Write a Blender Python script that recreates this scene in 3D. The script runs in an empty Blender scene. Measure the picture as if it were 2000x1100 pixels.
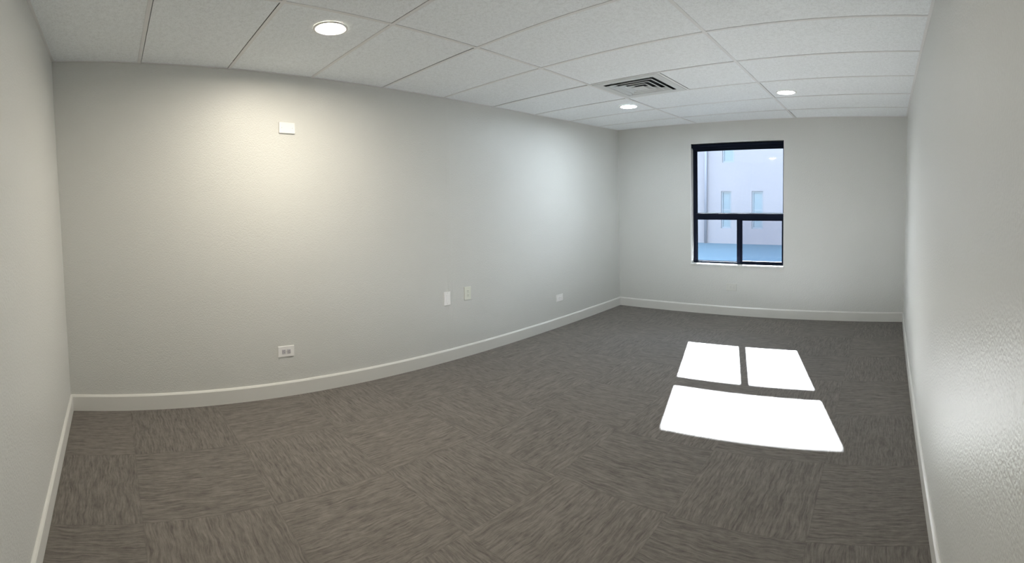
import bpy, bmesh, math, random
from mathutils import Vector, Matrix
random.seed(4)
S = bpy.context.scene
COL = S.collection

# ------------------------------------------------------------------ room survey
W, L, H = 3.598, 5.954, 2.343          # width, length, ceiling height (m)
BH, BT = 0.108, 0.015                  # baseboard height and thickness
TILE = 0.6096                          # 2 ft ceiling module
Y0, X1 = 0.5787, 1.106                 # first cross tee, first main tee
X2 = X1 + 2*TILE
# as-built deviations of the eight corners from a perfect box (a few cm), and bow of the long walls
DEV = {'c000x': -0.0043, 'c000y': 0.0447, 'c000z': 0.0015, 'c001x': 0.0557, 'c001y': -0.022, 'c001z': 0.0142, 'c010x': 0.0097, 'c010y': 0.0048, 'c010z': -0.0055, 'c011x': -0.0276, 'c011y': 0.0171, 'c011z': -0.0315, 'c100x': -0.0264, 'c100y': 0.0016, 'c100z': -0.0035, 'c101x': 0.0018, 'c101y': -0.0415, 'c101z': 0.0097, 'c110x': -0.0117, 'c110y': 0.0021, 'c110z': 0.0075, 'c111x': 0.0029, 'c111y': -0.0068, 'c111z': 0.0076, 'b00x': 0.0094, 'b00z': -0.024, 'b01x': 0.0108, 'b01z': -0.0711, 'b10x': -0.0283, 'b11x': -0.0212, 'b11z': 0.0135}

def cl(t): return 0.0 if t < 0 else 1.0 if t > 1 else t

def RW(x, y, z):
    """ideal room coordinate -> as-built coordinate"""
    a, b, c = cl(x/W), cl(y/L), cl(z/H)
    o = [0.0, 0.0, 0.0]
    for i in (0, 1):
        for j in (0, 1):
            for k in (0, 1):
                w = (a if i else 1-a)*(b if j else 1-b)*(c if k else 1-c)
                for n, q in enumerate('xyz'):
                    o[n] += w*DEV['c%d%d%d%s' % (i, j, k, q)]
    q = 4*b*(1-b)
    o[0] += q*((1-a)*(1-c)*DEV['b00x'] + (1-a)*c*DEV['b01x'] + a*(1-c)*DEV['b10x'] + a*c*DEV['b11x'])
    o[2] += q*((1-a)*(1-c)*DEV['b00z'] + (1-a)*c*DEV['b01z'] + a*c*DEV['b11z'])
    return Vector((x+o[0], y+o[1], z+o[2]))

# ------------------------------------------------------------------ helpers
class MB:
    """collects faces in room coordinates, then links them as ONE mesh object"""
    def __init__(s): s.v = []; s.f = []; s.m = []; s.sm = []
    def quad(s, p, m=0, smooth=False):
        b = len(s.v); s.v += [tuple(q) for q in p]; s.f.append(tuple(range(b, b+len(p)))); s.m.append(m); s.sm.append(smooth)
    def box(s, x0, x1, y0, y1, z0, z1, m=0, step=0.5, skip=''):
        def cuts(a, b):
            n = max(1, int(math.ceil(abs(b-a)/step))); return [a+(b-a)*i/n for i in range(n+1)]
        X, Y, Z = cuts(x0, x1), cuts(y0, y1), cuts(z0, z1)
        def grid(A, B, f, flip):
            for i in range(len(A)-1):
                for j in range(len(B)-1):
                    q = [f(A[i], B[j]), f(A[i+1], B[j]), f(A[i+1], B[j+1]), f(A[i], B[j+1])]
                    s.quad(q[::-1] if flip else q, m)
        if 'b' not in skip: grid(X, Y, lambda a, b: (a, b, z0), True)
        if 't' not in skip: grid(X, Y, lambda a, b: (a, b, z1), False)
        if 'f' not in skip: grid(X, Z, lambda a, b: (a, y0, b), False)
        if 'k' not in skip: grid(X, Z, lambda a, b: (a, y1, b), True)
        if 'l' not in skip: grid(Y, Z, lambda a, b: (x0, a, b), True)
        if 'r' not in skip: grid(Y, Z, lambda a, b: (x1, a, b), False)
        return s
    def prism(s, prof, path, m=0):
        """profile (list of (u,v)) swept between stations given by path functions returning 3-D points"""
        rings = [[st(u, v) for u, v in prof] for st in path]
        n = len(prof)
        for a, b in zip(rings[:-1], rings[1:]):
            for i in range(n):
                j = (i+1) % n
                s.quad([a[i], a[j], b[j], b[i]], m)
        s.quad(rings[0][::-1], m); s.quad(rings[-1], m)
        return s
    def lathe(s, prof, c, m=0, n=48, axis='z', smooth=True):
        """profile of (radius, height) turned about a vertical axis through c"""
        cx, cy, cz = c
        for k in range(n):
            a0, a1 = 2*math.pi*k/n, 2*math.pi*(k+1)/n
            for (r0, h0), (r1, h1) in zip(prof[:-1], prof[1:]):
                pt = lambda r, h, a: (cx+r*math.cos(a), cy+r*math.sin(a), cz+h)
                q = [pt(r0, h0, a0), pt(r1, h1, a0), pt(r1, h1, a1), pt(r0, h0, a1)]
                if r0 < 1e-6: q = [q[0], q[1], q[2]]
                elif r1 < 1e-6: q = [q[0], q[1], q[3]]
                s.quad(q, m, smooth)
        return s
    def build(s, name, mats, parent=None, origin=(0, 0, 0), warp=True, weld=True, bevel=0.0):
        f = RW if warp else (lambda x, y, z: Vector((x, y, z)))
        o0 = f(*origin)
        bm = bmesh.new()
        vs = [bm.verts.new(f(*v)-o0) for v in s.v]
        for fc, m, sm in zip(s.f, s.m, s.sm):
            g = bm.faces.new([vs[i] for i in fc]); g.material_index = m; g.smooth = sm
        if weld: bmesh.ops.remove_doubles(bm, verts=bm.verts, dist=1e-5)
        bmesh.ops.recalc_face_normals(bm, faces=bm.faces)
        me = bpy.data.meshes.new(name); bm.to_mesh(me); bm.free()
        for m in (mats if isinstance(mats, (list, tuple)) else [mats]): me.materials.append(m)
        ob = bpy.data.objects.new(name, me); COL.objects.link(ob)
        if parent is not None: ob.parent = parent
        else: ob.location = o0
        if bevel:
            b = ob.modifiers.new('edge', 'BEVEL'); b.width = bevel; b.segments = 3; b.limit_method = 'ANGLE'
            b.angle_limit = math.radians(40)
        return ob

def tag(o, label=None, cat=None, group=None, kind=None):
    if label: o['label'] = label
    if cat: o['category'] = cat
    if group: o['group'] = group
    if kind: o['kind'] = kind
    return o

def empty(name, loc, warp=True):
    o = bpy.data.objects.new(name, None); o.empty_display_size = 0.1
    o.location = RW(*loc) if warp else loc
    COL.objects.link(o); return o

# ------------------------------------------------------------------ materials
class NT:
    def __init__(s, mat):
        s.t = mat.node_tree; s.t.nodes.clear()
    def n(s, typ, **kw):
        nd = s.t.nodes.new(typ)
        for k, v in kw.items(): setattr(nd, k, v)
        return nd
    def link(s, a, b): s.t.links.new(a, b)
    def val(s, sock, v):
        if isinstance(v, (int, float)): sock.default_value = v
        elif isinstance(v, (tuple, list)): sock.default_value = v
        else: s.link(v, sock)
    def math(s, op, a, b=None, c=None):
        m = s.n('ShaderNodeMath', operation=op); s.val(m.inputs[0], a)
        if b is not None: s.val(m.inputs[1], b)
        if c is not None: s.val(m.inputs[2], c)
        return m.outputs[0]
    def mix(s, f, a, b):
        m = s.n('ShaderNodeMix', data_type='RGBA'); s.val(m.inputs[0], f); s.val(m.inputs[6], a); s.val(m.inputs[7], b)
        return m.outputs[2]
    def noise(s, vec, scale, detail=2.0, rough=0.5):
        m = s.n('ShaderNodeTexNoise'); s.link(vec, m.inputs['Vector']); m.inputs['Scale'].default_value = scale
        m.inputs['Detail'].default_value = detail; m.inputs['Roughness'].default_value = rough
        return m.outputs['Fac']
    def ramp(s, f, p0, p1, c0=(0, 0, 0, 1), c1=(1, 1, 1, 1)):
        m = s.n('ShaderNodeValToRGB'); s.link(f, m.inputs[0]); e = m.color_ramp.elements
        e[0].position = p0; e[0].color = c0; e[1].position = p1; e[1].color = c1
        return m.outputs[0]

def rgb(r, g, b): return (r, g, b, 1.0)

def mat(name, col, rough=0.6, metal=0.0, spec=0.5, vary=0.0, vscale=30, bump=0.0, bscale=200, bdist=0.001):
    m = bpy.data.materials.new(name); m.use_nodes = True; T = NT(m)
    out = T.n('ShaderNodeOutputMaterial'); b = T.n('ShaderNodeBsdfPrincipled'); T.link(b.outputs[0], out.inputs[0])
    b.inputs['Roughness'].default_value = rough; b.inputs['Metallic'].default_value = metal
    b.inputs['Specular IOR Level'].default_value = spec
    tc = T.n('ShaderNodeTexCoord').outputs['Object']
    c = rgb(*col)
    d = rgb(*[x*(1-vary) for x in col])
    T.link(T.mix(T.noise(tc, vscale, 3), d, c), b.inputs['Base Color'])
    if bump:
        bp = T.n('ShaderNodeBump'); bp.inputs['Strength'].default_value = bump; bp.inputs['Distance'].default_value = bdist
        T.link(T.noise(tc, bscale, 2, 0.4), bp.inputs['Height']); T.link(bp.outputs[0], b.inputs['Normal'])
    return m

PAINT = (0.640, 0.640, 0.618)
M_wall = mat('wall_paint', PAINT, rough=0.42, vary=0.02, vscale=3, bump=0.6, bscale=120, bdist=0.003)
M_ext = mat('outer_wall_render', (0.60, 0.58, 0.55), rough=0.9, vary=0.05, bump=0.3, bscale=60, bdist=0.003)
M_base = mat('baseboard_paint', (0.70, 0.69, 0.66), rough=0.35, vary=0.01)
M_plate = mat('white_plastic', (0.86, 0.85, 0.84), rough=0.3, vary=0.01)
M_plate_grey = mat('painted_plastic', (0.64, 0.635, 0.60), rough=0.4, vary=0.01)
M_ivory = mat('ivory_plastic', (0.73, 0.74, 0.66), rough=0.35, vary=0.02)
M_slot = mat('dark_slot', (0.035, 0.035, 0.035), rough=0.7, vary=0.1)
M_slotl = mat('receptacle_grey', (0.58, 0.56, 0.60), rough=0.5, vary=0.05)
M_screw = mat('screw_metal', (0.6, 0.6, 0.58), rough=0.35, metal=0.8, vary=0.05)
M_grid = mat('tee_enamel', (0.74, 0.74, 0.74), rough=0.45, vary=0.02)
M_void = mat('plenum_dark', (0.03, 0.03, 0.032), rough=0.9, vary=0.2)
M_trimring = mat('downlight_trim', (0.80, 0.79, 0.77), rough=0.4, vary=0.01)
M_vent = mat('vent_enamel', (0.62, 0.64, 0.64), rough=0.45, vary=0.03)
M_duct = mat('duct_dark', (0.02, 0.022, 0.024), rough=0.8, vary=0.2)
M_frame = mat('window_frame_bronze', (0.010, 0.013, 0.024), rough=0.7, spec=0.02, vary=0.15)
M_gasket = mat('window_gasket', (0.012, 0.016, 0.024), rough=0.8, spec=0.0, vary=0.1)
M_sill = mat('sill_paint', (0.78, 0.78, 0.76), rough=0.35, vary=0.01)
M_facade = mat('facade_stucco', (0.195, 0.183, 0.188), rough=0.9, vary=0.04, vscale=0.6, bump=0.3, bscale=8, bdist=0.01)
M_fwin = mat('facade_window_glass', (0.13, 0.17, 0.19), rough=0.4, vary=0.1, vscale=2)
M_ffr = mat('facade_window_frame', (0.17, 0.19, 0.205), rough=0.6, vary=0.05)
M_pipe = mat('downspout_paint', (0.185, 0.19, 0.215), rough=0.6, vary=0.05)
M_asph = mat('pale_asphalt', (0.080, 0.120, 0.135), rough=0.95, vary=0.15, vscale=1.2, bump=0.4, bscale=20, bdist=0.01)

# carpet: 24 in tiles laid quarter-turned
def carpet():
    m = bpy.data.materials.new('carpet_tile'); m.use_nodes = True; T = NT(m)
    out = T.n('ShaderNodeOutputMaterial'); b = T.n('ShaderNodeBsdfPrincipled'); T.link(b.outputs[0], out.inputs[0])
    b.inputs['Roughness'].default_value = 0.95; b.inputs['Specular IOR Level'].default_value = 0.15
    b.inputs['Sheen Weight'].default_value = 0.12; b.inputs['Sheen Roughness'].default_value = 0.6
    tc = T.n('ShaderNodeTexCoord').outputs['Object']
    sp = T.n('ShaderNodeSeparateXYZ'); T.link(tc, sp.inputs[0]); x, y = sp.outputs[0], sp.outputs[1]
    u = T.math('DIVIDE', T.math('SUBTRACT', x, 0.62-6.08), 0.608)
    v = T.math('DIVIDE', T.math('SUBTRACT', y, 0.40-6.00), 0.600)
    fu, fv = T.math('FLOOR', u), T.math('FLOOR', v)
    par = T.math('MODULO', T.math('ADD', fu, fv), 2.0)          # 0: streaks along y, 1: along x
    du, dv = T.math('SUBTRACT', u, fu), T.math('SUBTRACT', v, fv)
    rnd = T.n('ShaderNodeTexWhiteNoise', noise_dimensions='2D')
    cb = T.n('ShaderNodeCombineXYZ'); T.link(fu, cb.inputs[0]); T.link(fv, cb.inputs[1]); T.link(cb.outputs[0], rnd.inputs['Vector'])
    rv = rnd.outputs['Value']
    # across / along coordinates for the yarn direction
    ac = T.math('ADD', T.math('MULTIPLY', x, T.math('SUBTRACT', 1.0, par)), T.math('MULTIPLY', y, par))
    al = T.math('ADD', T.math('MULTIPLY', y, T.math('SUBTRACT', 1.0, par)), T.math('MULTIPLY', x, par))
    wob = T.noise(tc, 9.0, 1)
    ac = T.math('ADD', ac, T.math('MULTIPLY', wob, 0.030))
    off = T.math('MULTIPLY', rv, 40.0)
    def streak(sa, sl, det):
        c = T.n('ShaderNodeCombineXYZ')
        T.link(T.math('MULTIPLY', ac, sa), c.inputs[0]); T.link(T.math('MULTIPLY', al, sl), c.inputs[1]); T.link(off, c.inputs[2])
        return T.noise(c.outputs[0], 1.0, det, 0.6)
    s1 = streak(95.0, 8.0, 2.0)          # broad yarn lines
    s2 = streak(230.0, 28.0, 2.0)        # fine yarn lines
    s3 = T.noise(tc, 330.0, 2, 0.7)      # loop pile
    s4 = T.noise(tc, 24.0, 3, 0.6)
    k = T.math('ADD', T.math('ADD', T.math('MULTIPLY', s1, 0.46), T.math('MULTIPLY', s2, 0.24)), T.math('ADD', T.math('MULTIPLY', s3, 0.14), T.math('MULTIPLY', s4, 0.16)))
    f = T.n('ShaderNodeMapRange'); T.link(k, f.inputs['Value']); f.inputs['From Min'].default_value = 0.32; f.inputs['From Max'].default_value = 0.68
    dark, light = rgb(0.062, 0.054, 0.048), rgb(0.232, 0.210, 0.187)
    c = T.mix(f.outputs[0], dark, light)
    # seams between the tiles
    e1 = T.math('LESS_THAN', T.math('MINIMUM', du, T.math('SUBTRACT', 1.0, du)), 0.0045)
    e2 = T.math('LESS_THAN', T.math('MINIMUM', dv, T.math('SUBTRACT', 1.0, dv)), 0.0045)
    seam = T.math('MULTIPLY', T.math('MAXIMUM', e1, e2), 0.14)
    c = T.mix(seam, c, rgb(0.05, 0.043, 0.04))
    tint = T.n('ShaderNodeMix', data_type='RGBA', blend_type='MULTIPLY'); tint.inputs[0].default_value = 1.0
    T.link(c, tint.inputs[6]); T.link(T.mix(rv, rgb(0.95, 0.95, 0.95), rgb(1.05, 1.04, 1.03)), tint.inputs[7])
    T.link(tint.outputs[2], b.inputs['Base Color'])
    bp = T.n('ShaderNodeBump'); bp.inputs['Strength'].default_value = 0.55; bp.inputs['Distance'].default_value = 0.003
    T.link(k, bp.inputs['Height']); T.link(bp.outputs[0], b.inputs['Normal'])
    return m
M_carpet = carpet()

def tile_mat():
    m = bpy.data.materials.new('acoustic_tile'); m.use_nodes = True; T = NT(m)
    out = T.n('ShaderNodeOutputMaterial'); b = T.n('ShaderNodeBsdfPrincipled'); T.link(b.outputs[0], out.inputs[0])
    b.inputs['Roughness'].default_value = 0.9; b.inputs['Specular IOR Level'].default_value = 0.2
    tc = T.n('ShaderNodeTexCoord').outputs['Object']
    a = T.noise(tc, 130.0, 3, 0.65); w = T.noise(tc, 45.0, 2, 0.6)
    f = T.math('ADD', T.math('MULTIPLY', a, 0.65), T.math('MULTIPLY', w, 0.35))
    c = T.ramp(f, 0.36, 0.56, rgb(0.73, 0.755, 0.77), rgb(0.86, 0.89, 0.91))
    T.link(c, b.inputs['Base Color'])
    bp = T.n('ShaderNodeBump'); bp.inputs['Strength'].default_value = 0.5; bp.inputs['Distance'].default_value = 0.002
    T.link(f, bp.inputs['Height']); T.link(bp.outputs[0], b.inputs['Normal'])
    return m
M_tile = tile_mat()

def glass_mat(name, tint):
    m = bpy.data.materials.new(name); m.use_nodes = True; T = NT(m)
    out = T.n('ShaderNodeOutputMaterial'); tr = T.n('ShaderNodeBsdfTransparent'); gl = T.n('ShaderNodeBsdfGlossy')
    tr.inputs[0].default_value = rgb(*tint); gl.inputs['Roughness'].default_value = 0.02
    fr = T.n('ShaderNodeFresnel'); fr.inputs[0].default_value = 1.45
    mx = T.n('ShaderNodeMixShader'); T.link(fr.outputs[0], mx.inputs[0]); T.link(tr.outputs[0], mx.inputs[1]); T.link(gl.outputs[0], mx.inputs[2])
    T.link(mx.outputs[0], out.inputs[0]); return m
M_glass = glass_mat('clear_glass', (0.95, 0.97, 0.98))
M_glass2 = glass_mat('screened_glass', (0.84, 0.85, 0.87))

def emit(name, col, st):
    m = bpy.data.materials.new(name); m.use_nodes = True; T = NT(m)
    out = T.n('ShaderNodeOutputMaterial'); e = T.n('ShaderNodeEmission'); e.inputs[0].default_value = rgb(*col); e.inputs[1].default_value = st
    T.link(e.outputs[0], out.inputs[0]); return m
LED = 300.0
M_lens = emit('led_lens', (1.0, 0.92, 0.76), LED*1.68)
M_lens_cool = emit('led_lens_far', (0.80, 0.92, 1.0), LED*1.08)
M_lens_mid = emit('led_lens_near', (1.0, 0.96, 0.90), LED*0.20)
M_lens_right = emit('led_lens_right', (0.92, 0.97, 1.0), LED*0.08)

# ------------------------------------------------------------------ room shell
TH = 0.12
o = MB().box(-TH, W+TH, -TH, L+TH, -0.12, 0.0).build('floor', M_carpet); tag(o, kind='structure')
o = MB().box(-TH, 0, -TH, L+TH, 0, H+0.1).build('wall_left', M_wall); tag(o, kind='structure')
o = MB().box(W, W+TH, -TH, L+TH, 0, H+0.1).build('wall_right', M_wall); tag(o, kind='structure')
o = MB().box(0, W, -TH, 0, 0, H+0.1).build('wall_near', M_wall); tag(o, kind='structure')
# window wall with its opening
WX0, WX1, WZ0, WZ1 = 1.030, 2.197, 0.600, 2.098
YF = L+0.075                       # inner face of the window frame
YO = L+0.150                       # outer face of the wall
b = MB()
b.box(0, WX0, L, YO, 0, H+0.1); b.box(WX1, W, L, YO, 0, H+0.1)
b.box(WX0, WX1, L, YO, 0, WZ0); b.box(WX0, WX1, L, YO, WZ1, H+0.1)
o = b.build('wall_far', M_wall, weld=False); tag(o, kind='structure')

# baseboards with an eased top edge
prof = [(0, 0), (BT, 0), (BT, BH-0.012), (BT-0.006, BH-0.003), (BT-0.010, BH), (0, BH)]
def stations(fn, a, b_, n=14): return [(lambda t: (lambda u, v: fn(t, u, v)))(a+(b_-a)*i/n) for i in range(n+1)]
o = MB().prism(prof, stations(lambda t, u, v: (u, t, v), 0, L)).build('baseboard_left', M_base); tag(o, kind='structure')
o = MB().prism(prof, stations(lambda t, u, v: (W-u, t, v), 0, L)).build('baseboard_right', M_base); tag(o, kind='structure')
o = MB().prism(prof, stations(lambda t, u, v: (t, L-u, v), BT, W-BT)).build('baseboard_far', M_base); tag(o, kind='structure')
o = MB().prism(prof, stations(lambda t, u, v: (t, u, v), BT, W-BT)).build('baseboard_near', M_base); tag(o, kind='structure')
# shallow drywall joint strip on the long wall
prof = [(0, -0.028), (0.0016, -0.022), (0.0016, 0.022), (0, 0.028)]
o = MB().prism(prof, stations(lambda t, u, v: (u-0.0002, 3.060+v, t), BH, H, 6)).build('trim_1', M_wall); tag(o, kind='structure')

# ------------------------------------------------------------------ suspended ceiling
TW = 0.011                                     # half width of a tee
xs = [0.0, X1, X2, W]
ys = [0.0] + [Y0+k*TILE for k in range(9)] + [L]
VX0, VX1 = X1, X1+TILE                         # diffuser takes half of one bay
VK = 6                                         # its row (between ys[6] and ys[7])
b = MB()
for i in range(3):
    for j in range(len(ys)-1):
        x0, x1, y0, y1 = xs[i], xs[i+1], ys[j], ys[j+1]
        if i == 1 and j == VK: x0 = VX1
        g = [0.0085+random.random()*0.0075 for _ in range(4)]
        if y1-y0 < 0.1: continue
        b.box(x0+g[0], x1-g[1], y0+g[2], y1-g[3], H+0.0015, H+0.016, m=0, step=0.35)
b.box(-0.02, W+0.02, -0.02, L+0.02, H+0.055, H+0.10, m=1)
ceil = b.build('ceiling', [M_tile, M_void], weld=False); tag(ceil, kind='structure')
b = MB()
def tee(x0, x1, y0, y1): b.box(x0, x1, y0, y1, H-0.0015, H+0.0012, step=0.4)
for x in (X1, X2): tee(x-TW, x+TW, 0, L)
for j in range(1, len(ys)-1):
    for i in range(3): tee(xs[i]+(TW if i else 0), xs[i+1]-(TW if i < 2 else 0), ys[j]-TW, ys[j]+TW)
tee(VX1-TW, VX1+TW, ys[VK]+TW, ys[VK+1]-TW)
for a in ((0, 0.018, 0, L), (W-0.018, W, 0, L), (0.018, W-0.018, 0, 0.018), (0.018, W-0.018, L-0.018, L)): tee(*a)
g = b.build('ceiling_grid', M_grid, parent=ceil, weld=False)
g.matrix_parent_inverse = Matrix.Identity(4)

# recessed LED downlights
def downlight(x, y, label, lens):
    z = H-0.0015
    t = empty('recessed_downlight', (x, y, z)); tag(t, label, 'ceiling light', 'recessed round downlights in the ceiling')
    MB().lathe([(0.094, 0.0), (0.0935, -0.004), (0.088, -0.0065), (0.079, -0.005), (0.074, 0.002), (0.074, 0.004)], (x, y, z)).build('trim_ring', M_trimring, parent=t, origin=(x, y, z))
    MB().lathe([(0.0, -0.0030), (0.04, -0.0028), (0.066, -0.0018), (0.0755, 0.0005)], (x, y, z)).build('lens', lens, parent=t, origin=(x, y, z))
    return t
downlight(0.905, 1.530, 'round recessed ceiling light glowing warm white, nearest, above the left wall plate', M_lens)
downlight(0.945, 4.553, 'round lit recessed ceiling light just beyond the square air vent, nearest the far left corner', M_lens_cool)
downlight(2.480, 4.640, 'round lit recessed ceiling light on the right side above the window', M_lens_right)
downlight(2.480, 1.530, 'round lit recessed ceiling light nearest the camera, close to the right wall', M_lens_mid)

# square air diffuser: lay-in face plate with flared concentric blades
def diffuser():
    cx, cy, z = (VX0+VX1)/2, (ys[VK]+ys[VK+1])/2, H
    t = empty('air_vent', (cx, cy, z)); tag(t, 'square ceiling air vent with dark concentric louvres in a grey panel', 'air vent')
    og = (cx, cy, z)
    h = 0.292; r = 0.228
    b = MB()
    for (x0, x1, y0, y1) in ((-h, h, -h, -r), (-h, h, r, h), (-h, -r, -r, r), (r, h, -r, r)):
        b.box(cx+x0, cx+x1, cy+y0, cy+y1, z-0.003, z+0.003)
    def ring(r0, z0, r1, z1, th=0.0015):
        C = lambda r, zz: [(cx-r, cy-r, zz), (cx+r, cy-r, zz), (cx+r, cy+r, zz), (cx-r, cy+r, zz)]
        A, B = C(r0, z0), C(r1, z1); A2, B2 = C(r0-th, z0+th), C(r1-th, z1+th)
        for i in range(4):
            j = (i+1) % 4
            b.quad([A[i], A[j], B[j], B[i]]); b.quad([A2[i], A2[j], B2[j], B2[i]]); b.quad([B[i], B[j], B2[j], B2[i]])
    b.build('face_plate', M_vent, parent=t, origin=og, weld=False)
    for r1 in (0.208, 0.155, 0.102):
        b = MB(); ring(r1-0.038, z+0.014, r1-0.015, z-0.009); ring(r1-0.015, z-0.009, r1, z-0.010); b.build('louvre', M_vent, parent=t, origin=og, weld=False)
    MB().box(cx-0.055, cx+0.055, cy-0.055, cy+0.055, z-0.013, z-0.010).build('centre_plate', M_vent, parent=t, origin=og)
    b = MB()
    b.box(cx-r, cx+r, cy-r, cy+r, z+0.046, z+0.050)
    for (x0, x1, y0, y1) in ((-r-.004, r+.004, -r-.004, -r), (-r-.004, r+.004, r, r+.004), (-r-.004, -r, -r, r), (r, r+.004, -r, r)):
        b.box(cx+x0, cx+x1, cy+y0, cy+y1, z+0.0, z+0.050)
    o = b.build('duct_neck', M_duct, parent=t, origin=og, weld=False); o['label'] = 'dark duct opening behind the louvres'
diffuser()

# ------------------------------------------------------------------ wall plates
def frame_of(wall, a, z):
    """returns f(u, v, d): u along the wall, v up, d out of the wall -> room coordinates"""
    if wall == 'left': return lambda u, v, d: (d, a+u, z+v)
    return lambda u, v, d: (a+u, L-d, z+v)
def slab(b, f, u0, u1, v0, v1, d0, d1, m=0, inset=0.0):
    A = [(u0, v0), (u1, v0), (u1, v1), (u0, v1)]; i = inset
    B = [(u0+i, v0+i), (u1-i, v0+i), (u1-i, v1-i), (u0+i, v1-i)]
    a = [f(*p, d0) for p in A]; a1 = [f(*p, d1-i*0.6) for p in A]; c = [f(*p, d1) for p in B]
    b.quad(a[::-1], m); b.quad(c, m)
    for k in range(4):
        j = (k+1) % 4
        b.quad([a[k], a[j], a1[j], a1[k]], m); b.quad([a1[k], a1[j], c[j], c[k]], m)
def disc(b, f, u, v, r, d0, d1, m=0, n=20):
    P = [(u+r*math.cos(2*math.pi*k/n), v+r*math.sin(2*math.pi*k/n)) for k in range(n)]
    b.quad([f(*p, d1) for p in P], m)
    for k in range(n):
        j = (k+1) % n; b.quad([f(*P[k], d0), f(*P[j], d0), f(*P[j], d1), f(*P[k], d1)], m)
def wall_plate(wall, a, z, w, h, kind, name, label, cat, matp, thick=0.006, horiz=False, rec=None, group=None, slot=None):
    f = frame_of(wall, a, z); og = f(0, 0, 0)
    t = empty(name, og); tag(t, label, cat, group)
    b = MB(); slab(b, f, -w/2, w/2, -h/2, h/2, -0.001, thick, inset=0.0022); b.build('cover_plate', matp, parent=t, origin=og)
    R = (lambda u, v: (v, u)) if horiz else (lambda u, v: (u, v))
    if kind == 'duplex':
        for s in (-1, 1):
            b = MB(); c = R(0, s*0.0195)
            uw, vw = R(0.0165, 0.0140)
            slab(b, f, c[0]-uw, c[0]+uw, c[1]-vw, c[1]+vw, thick-0.001, thick+0.002, inset=0.0012)
            rc = b.build('receptacle', rec or matp, parent=t, origin=og)
            b = MB()
            for q in (-1, 1):
                p = R(q*0.0062, s*0.0195+0.0035); pw = R(0.0012, 0.0042)
                slab(b, f, p[0]-pw[0], p[0]+pw[0], p[1]-pw[1], p[1]+pw[1], thick+0.0015, thick+0.0023)
            p = R(0, s*0.0195-0.0070); disc(b, f, p[0], p[1], 0.0024, thick+0.0015, thick+0.0023)
            b.build('slots', slot or M_slot, parent=rc, origin=og, weld=False).matrix_parent_inverse = Matrix.Identity(4)
        b = MB(); disc(b, f, 0, 0, 0.0032, thick-0.001, thick+0.001); b.build('screw', M_screw, parent=t, origin=og)
    elif kind == 'blank':
        for s in (-1, 1):
            b = MB(); c = R(0, s*0.040); disc(b, f, c[0], c[1], 0.0030, thick-0.001, thick+0.0008); b.build('screw', M_screw, parent=t, origin=og)
    elif kind == 'decora':
        b = MB(); uw, vw = R(0.0165, 0.0335); slab(b, f, -uw, uw, -vw, vw, thick-0.001, thick+0.0022, inset=0.0012); ins = b.build('insert', rec or matp, parent=t, origin=og)
        for s in (-1, 1):
            b = MB(); c = R(0, s*0.048); disc(b, f, c[0], c[1], 0.0028, thick-0.001, thick+0.0008); b.build('screw', M_screw, parent=t, origin=og)
    return t
wall_plate('left', 1.594, 1.960, 0.120, 0.078, 'blank', 'blank_plate', 'white horizontal blank plate high on the left wall', 'wall plate', M_plate, thick=0.013, horiz=True)
wall_plate('left', 1.533, 0.331, 0.124, 0.079, 'duplex', 'power_outlet', 'white horizontal power outlet low on the left wall, directly below the high blank plate', 'outlet', M_plate, horiz=True, rec=M_slotl, slot=M_slot)
wall_plate('left', 3.022, 0.567, 0.072, 0.120, 'decora', 'data_plate', 'bright white upright wall plate beside the ivory outlet on the left wall', 'wall plate', M_plate)
wall_plate('left', 3.262, 0.584, 0.078, 0.120, 'duplex', 'power_outlet', 'ivory upright power outlet on the left wall, right of a white plate', 'outlet', M_ivory, rec=M_ivory)
wall_plate('left', 4.627, 0.330, 0.112, 0.076, 'duplex', 'power_outlet', 'small pale horizontal outlet low on the left wall, nearest the far corner', 'outlet', M_plate, horiz=True, rec=M_plate, slot=M_slotl)
wall_plate('far', 1.555, 0.340, 0.132, 0.084, 'duplex', 'power_outlet', 'wall-coloured horizontal outlet on the far wall under the window', 'outlet', M_plate_grey, horiz=True, rec=M_plate_grey, slot=M_slotl)

# ------------------------------------------------------------------ window
og = (0, 0, 0)
YB = YF+0.05
win = empty('window_1', (WX0, YF, WZ0)); tag(win, kind='structure'); wo = (WX0, YF, WZ0)
ZT0, ZT1 = 1.160, 1.232            # transom
b = MB()
b.box(WX0, WX0+0.040, YF, YB, WZ0, WZ1); b.box(WX1-0.026, WX1, YF, YB, WZ0, WZ1)
b.box(WX0+0.040, WX1-0.026, YF, YB, WZ1-0.085, WZ1); b.box(WX0+0.040, WX1-0.026, YF, YB, WZ0, WZ0+0.036)
b.box(WX0+0.040, WX1-0.026, YF-0.004, YB, ZT0, ZT1)
b.build('window_frame', M_frame, parent=win, origin=wo, weld=False, bevel=0.002)
MX0, MX1 = 1.602, 1.648
MB().box(MX0, MX1, YF, YB, WZ0+0.036, ZT0).build('mullion', M_frame, parent=win, origin=wo, bevel=0.002)
def sash(x0, x1, z0, z1, wt, yy, glass, m):
    b = MB(); y0, y1 = yy, yy+0.022
    b.box(x0, x0+wt, y0, y1, z0, z1); b.box(x1-wt, x1, y0, y1, z0, z1)
    b.box(x0+wt, x1-wt, y0, y1, z0, z0+wt); b.box(x0+wt, x1-wt, y0, y1, z1-wt, z1)
    s = b.build('sash', m, parent=win, origin=wo, weld=False)
    MB().box(x0+wt*0.6, x1-wt*0.6, yy+0.009, yy+0.013, z0+wt*0.6, z1-wt*0.6).build('pane', glass, parent=s, origin=wo).matrix_parent_inverse = Matrix.Identity(4)
sash(WX0+0.040, WX1-0.026, ZT1, WZ1-0.085, 0.007, YF+0.02, M_glass, M_gasket)
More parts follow.
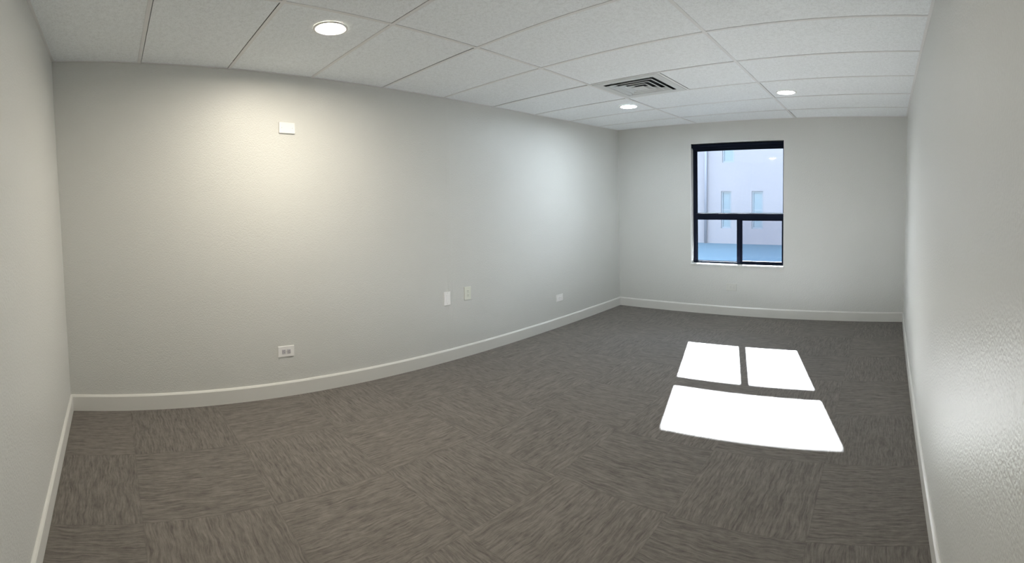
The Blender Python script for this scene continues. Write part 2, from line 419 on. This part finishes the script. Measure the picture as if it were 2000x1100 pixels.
sash(WX0+0.040, MX0, WZ0+0.036, ZT0, 0.008, YF+0.02, M_glass, M_gasket)
sash(MX1, WX1-0.026, WZ0+0.036, ZT0, 0.016, YF+0.008, M_glass2, M_frame)
# sill board and painted reveal
b = MB(); b.box(WX0-0.004, WX1+0.004, L-0.012, YF, WZ0-0.004, WZ0+0.014)
b.build('window_sill', M_sill, parent=win, origin=wo, bevel=0.003)
b = MB(); b.box(WX0, WX0+0.006, L-0.001, YF, WZ0+0.014, WZ1-0.006); b.box(WX1-0.006, WX1, L-0.001, YF, WZ0+0.014, WZ1-0.006); b.box(WX0, WX1, L-0.001, YF, WZ1-0.006, WZ1)
b.build('window_reveal', M_sill, parent=win, origin=wo, weld=False)
# rolled-up dark shade under the head
b = MB()
sh = tag(empty('roller_shade', (WX0+0.01, L+0.03, WZ1-0.03)), 'black rolled up roller shade across the top of the window', 'window shade')
so = (WX0+0.01, L+0.03, WZ1-0.03)
rr = 0.021; n = 20; rings = []
b.prism([(rr*math.cos(2*math.pi*k/n), rr*math.sin(2*math.pi*k/n)) for k in range(n)],
        [(lambda X: (lambda u, v: (X, L+0.040+u, WZ1-0.034+v)))(X) for X in (WX0+0.016, (WX0+WX1)/2, WX1-0.022)])
b.build('shade_roll', M_frame, parent=sh, origin=so)
b = MB(); b.box(WX0+0.016, WX1-0.022, L+0.034, L+0.042, WZ1-0.076, WZ1-0.058); b.build('bottom_rail', M_frame, parent=sh, origin=so)
b = MB(); b.box(WX1-0.020, WX1-0.008, L+0.018, L+0.062, WZ1-0.058, WZ1-0.008); b.build('end_bracket', M_gasket, parent=sh, origin=so)
b = MB(); b.box(WX0+0.007, WX0+0.014, L+0.018, L+0.062, WZ1-0.058, WZ1-0.008); b.build('end_bracket', M_gasket, parent=sh, origin=so)

# roof overhang that shades the top of the window
OZ = 2.36; OY = 3.02+1.94*OZ
o = MB().box(-2.0, W+2.5, YO, OY, OZ, OZ+0.16).build('roof_overhang', M_ext, warp=False); tag(o, kind='structure')
# outside face of our building beside the window wall is the back of wall_far

# ------------------------------------------------------------------ outdoors
FY = 20.0
GZ = -0.36
o = MB().box(-14, 22, YO+0.02, FY+10, GZ-0.3, GZ, step=50).build('ground', M_asph, warp=False); tag(o, kind='structure')
bd = empty('neighbouring_building', (-2, FY, GZ), warp=False)
tag(bd, 'pale two storey building seen through the window', 'building'); bo = (-2, FY, GZ)
WINS = [(-3.37, -2.92, 0.28, 1.84), (-2.03, -1.55, 0.28, 1.84), (-3.32, -2.80, 3.04, 4.50), (0.0, 0.48, 0.28, 1.84), (-6.4, -5.9, 0.28, 1.84)]
FX0, FX1, FZ1 = -14.0, 14.0, 6.3
xsx = sorted({FX0, FX1} | {w[0] for w in WINS} | {w[1] for w in WINS}); zsz = sorted({GZ, FZ1} | {w[2] for w in WINS} | {w[3] for w in WINS})
b = MB()
for x0, x1 in zip(xsx[:-1], xsx[1:]):
    for z0, z1 in zip(zsz[:-1], zsz[1:]):
        if any(w[0]-1e-6 <= x0 and x1 <= w[1]+1e-6 and w[2]-1e-6 <= z0 and z1 <= w[3]+1e-6 for w in WINS): continue
        b.box(x0, x1, FY, FY+0.3, z0, z1, step=50)
b.build('facade', M_facade, parent=bd, origin=bo, warp=False)
MB().box(FX0-0.3, FX1+0.3, FY-0.35, FY+9, FZ1, FZ1+0.25, step=50).build('roof', M_ffr, parent=bd, origin=bo, warp=False)
for (x0, x1, z0, z1) in WINS:
    b = MB(); t_ = 0.07
    b.box(x0, x0+t_, FY+0.06, FY+0.16, z0, z1); b.box(x1-t_, x1, FY+0.06, FY+0.16, z0, z1)
    b.box(x0+t_, x1-t_, FY+0.06, FY+0.16, z0, z0+t_); b.box(x0+t_, x1-t_, FY+0.06, FY+0.16, z1-t_, z1)
    b.box(x0+t_, x1-t_, FY+0.08, FY+0.14, (z0+z1)/2-0.03, (z0+z1)/2+0.03)
    w = b.build('facade_window', M_ffr, parent=bd, origin=bo, warp=False, weld=False)
    MB().box(x0+t_*0.5, x1-t_*0.5, FY+0.10, FY+0.12, z0+t_*0.5, z1-t_*0.5).build('window_pane', M_fwin, parent=w, origin=bo, warp=False).matrix_parent_inverse = Matrix.Identity(4)
PX = -4.03
MB().lathe([(0.0, 0), (0.06, 0), (0.06, FZ1-GZ), (0.0, FZ1-GZ)], (PX, FY-0.07, GZ), n=12).build('downspout', M_pipe, parent=bd, origin=bo, warp=False)

# ------------------------------------------------------------------ light
sun = bpy.data.lights.new('sun', 'SUN'); sun.energy = 290.0; sun.angle = math.radians(0.5); sun.color = (0.88, 0.94, 1.0)
so_ = bpy.data.objects.new('sun', sun); COL.objects.link(so_); so_.location = (-2, 12, 6)
so_.rotation_euler = Vector((0.62, -1.94, -1.0)).to_track_quat('-Z', 'Y').to_euler()

w = bpy.data.worlds.new('sky'); S.world = w; w.use_nodes = True; nt = w.node_tree; nt.nodes.clear()
out = nt.nodes.new('ShaderNodeOutputWorld'); bg = nt.nodes.new('ShaderNodeBackground'); nt.links.new(bg.outputs[0], out.inputs[0])
tcw = nt.nodes.new('ShaderNodeTexCoord'); sx = nt.nodes.new('ShaderNodeSeparateXYZ'); nt.links.new(tcw.outputs['Generated'], sx.inputs[0])
rp = nt.nodes.new('ShaderNodeValToRGB'); nt.links.new(sx.outputs[2], rp.inputs[0])
rp.color_ramp.elements[0].position = 0.0; rp.color_ramp.elements[0].color = (0.86, 0.93, 1.0, 1)
rp.color_ramp.elements[1].position = 0.8; rp.color_ramp.elements[1].color = (0.42, 0.64, 1.0, 1)
nt.links.new(rp.outputs[0], bg.inputs[0]); bg.inputs[1].default_value = 7.5

# ------------------------------------------------------------------ camera: a phone panorama (cylindrical sweep)
yaw, pitch, roll = 0.7524, -0.0287, -0.0088
f = Vector((-math.sin(yaw)*math.cos(pitch), math.cos(yaw)*math.cos(pitch), math.sin(pitch)))
r = Vector((math.cos(yaw), math.sin(yaw), 0)); u = r.cross(f)
r2 = r*math.cos(roll)+u*math.sin(roll); u2 = r2.cross(f)
cam = bpy.data.cameras.new('camera'); co = bpy.data.objects.new('camera', cam); COL.objects.link(co)
R = Matrix((r2, u2, -f)).transposed()
co.matrix_world = Matrix.Translation((3.3342, 0.3312, 1.3519)) @ R.to_4x4()
cam.type = 'PANO'; cam.panorama_type = 'CENTRAL_CYLINDRICAL'
SU, H0 = 963.02, -0.1298
cam.central_cylindrical_radius = 1.0
cam.central_cylindrical_range_u_min = -1000/SU; cam.central_cylindrical_range_u_max = 1000/SU
cam.central_cylindrical_range_v_min = H0-550/SU; cam.central_cylindrical_range_v_max = H0+550/SU
cam.clip_start = 0.02; cam.clip_end = 200
S.camera = co

S.view_settings.view_transform = 'Standard'; S.view_settings.look = 'None'
S.view_settings.exposure = 0.10; S.view_settings.gamma = 1.0; S.view_settings.use_curve_mapping = False
S.cycles.max_bounces = 14; S.cycles.diffuse_bounces = 8; S.cycles.glossy_bounces = 4; S.cycles.transparent_max_bounces = 12
S.cycles.sample_clamp_indirect = 30.0
S.cycles.caustics_reflective = False; S.cycles.caustics_refractive = False
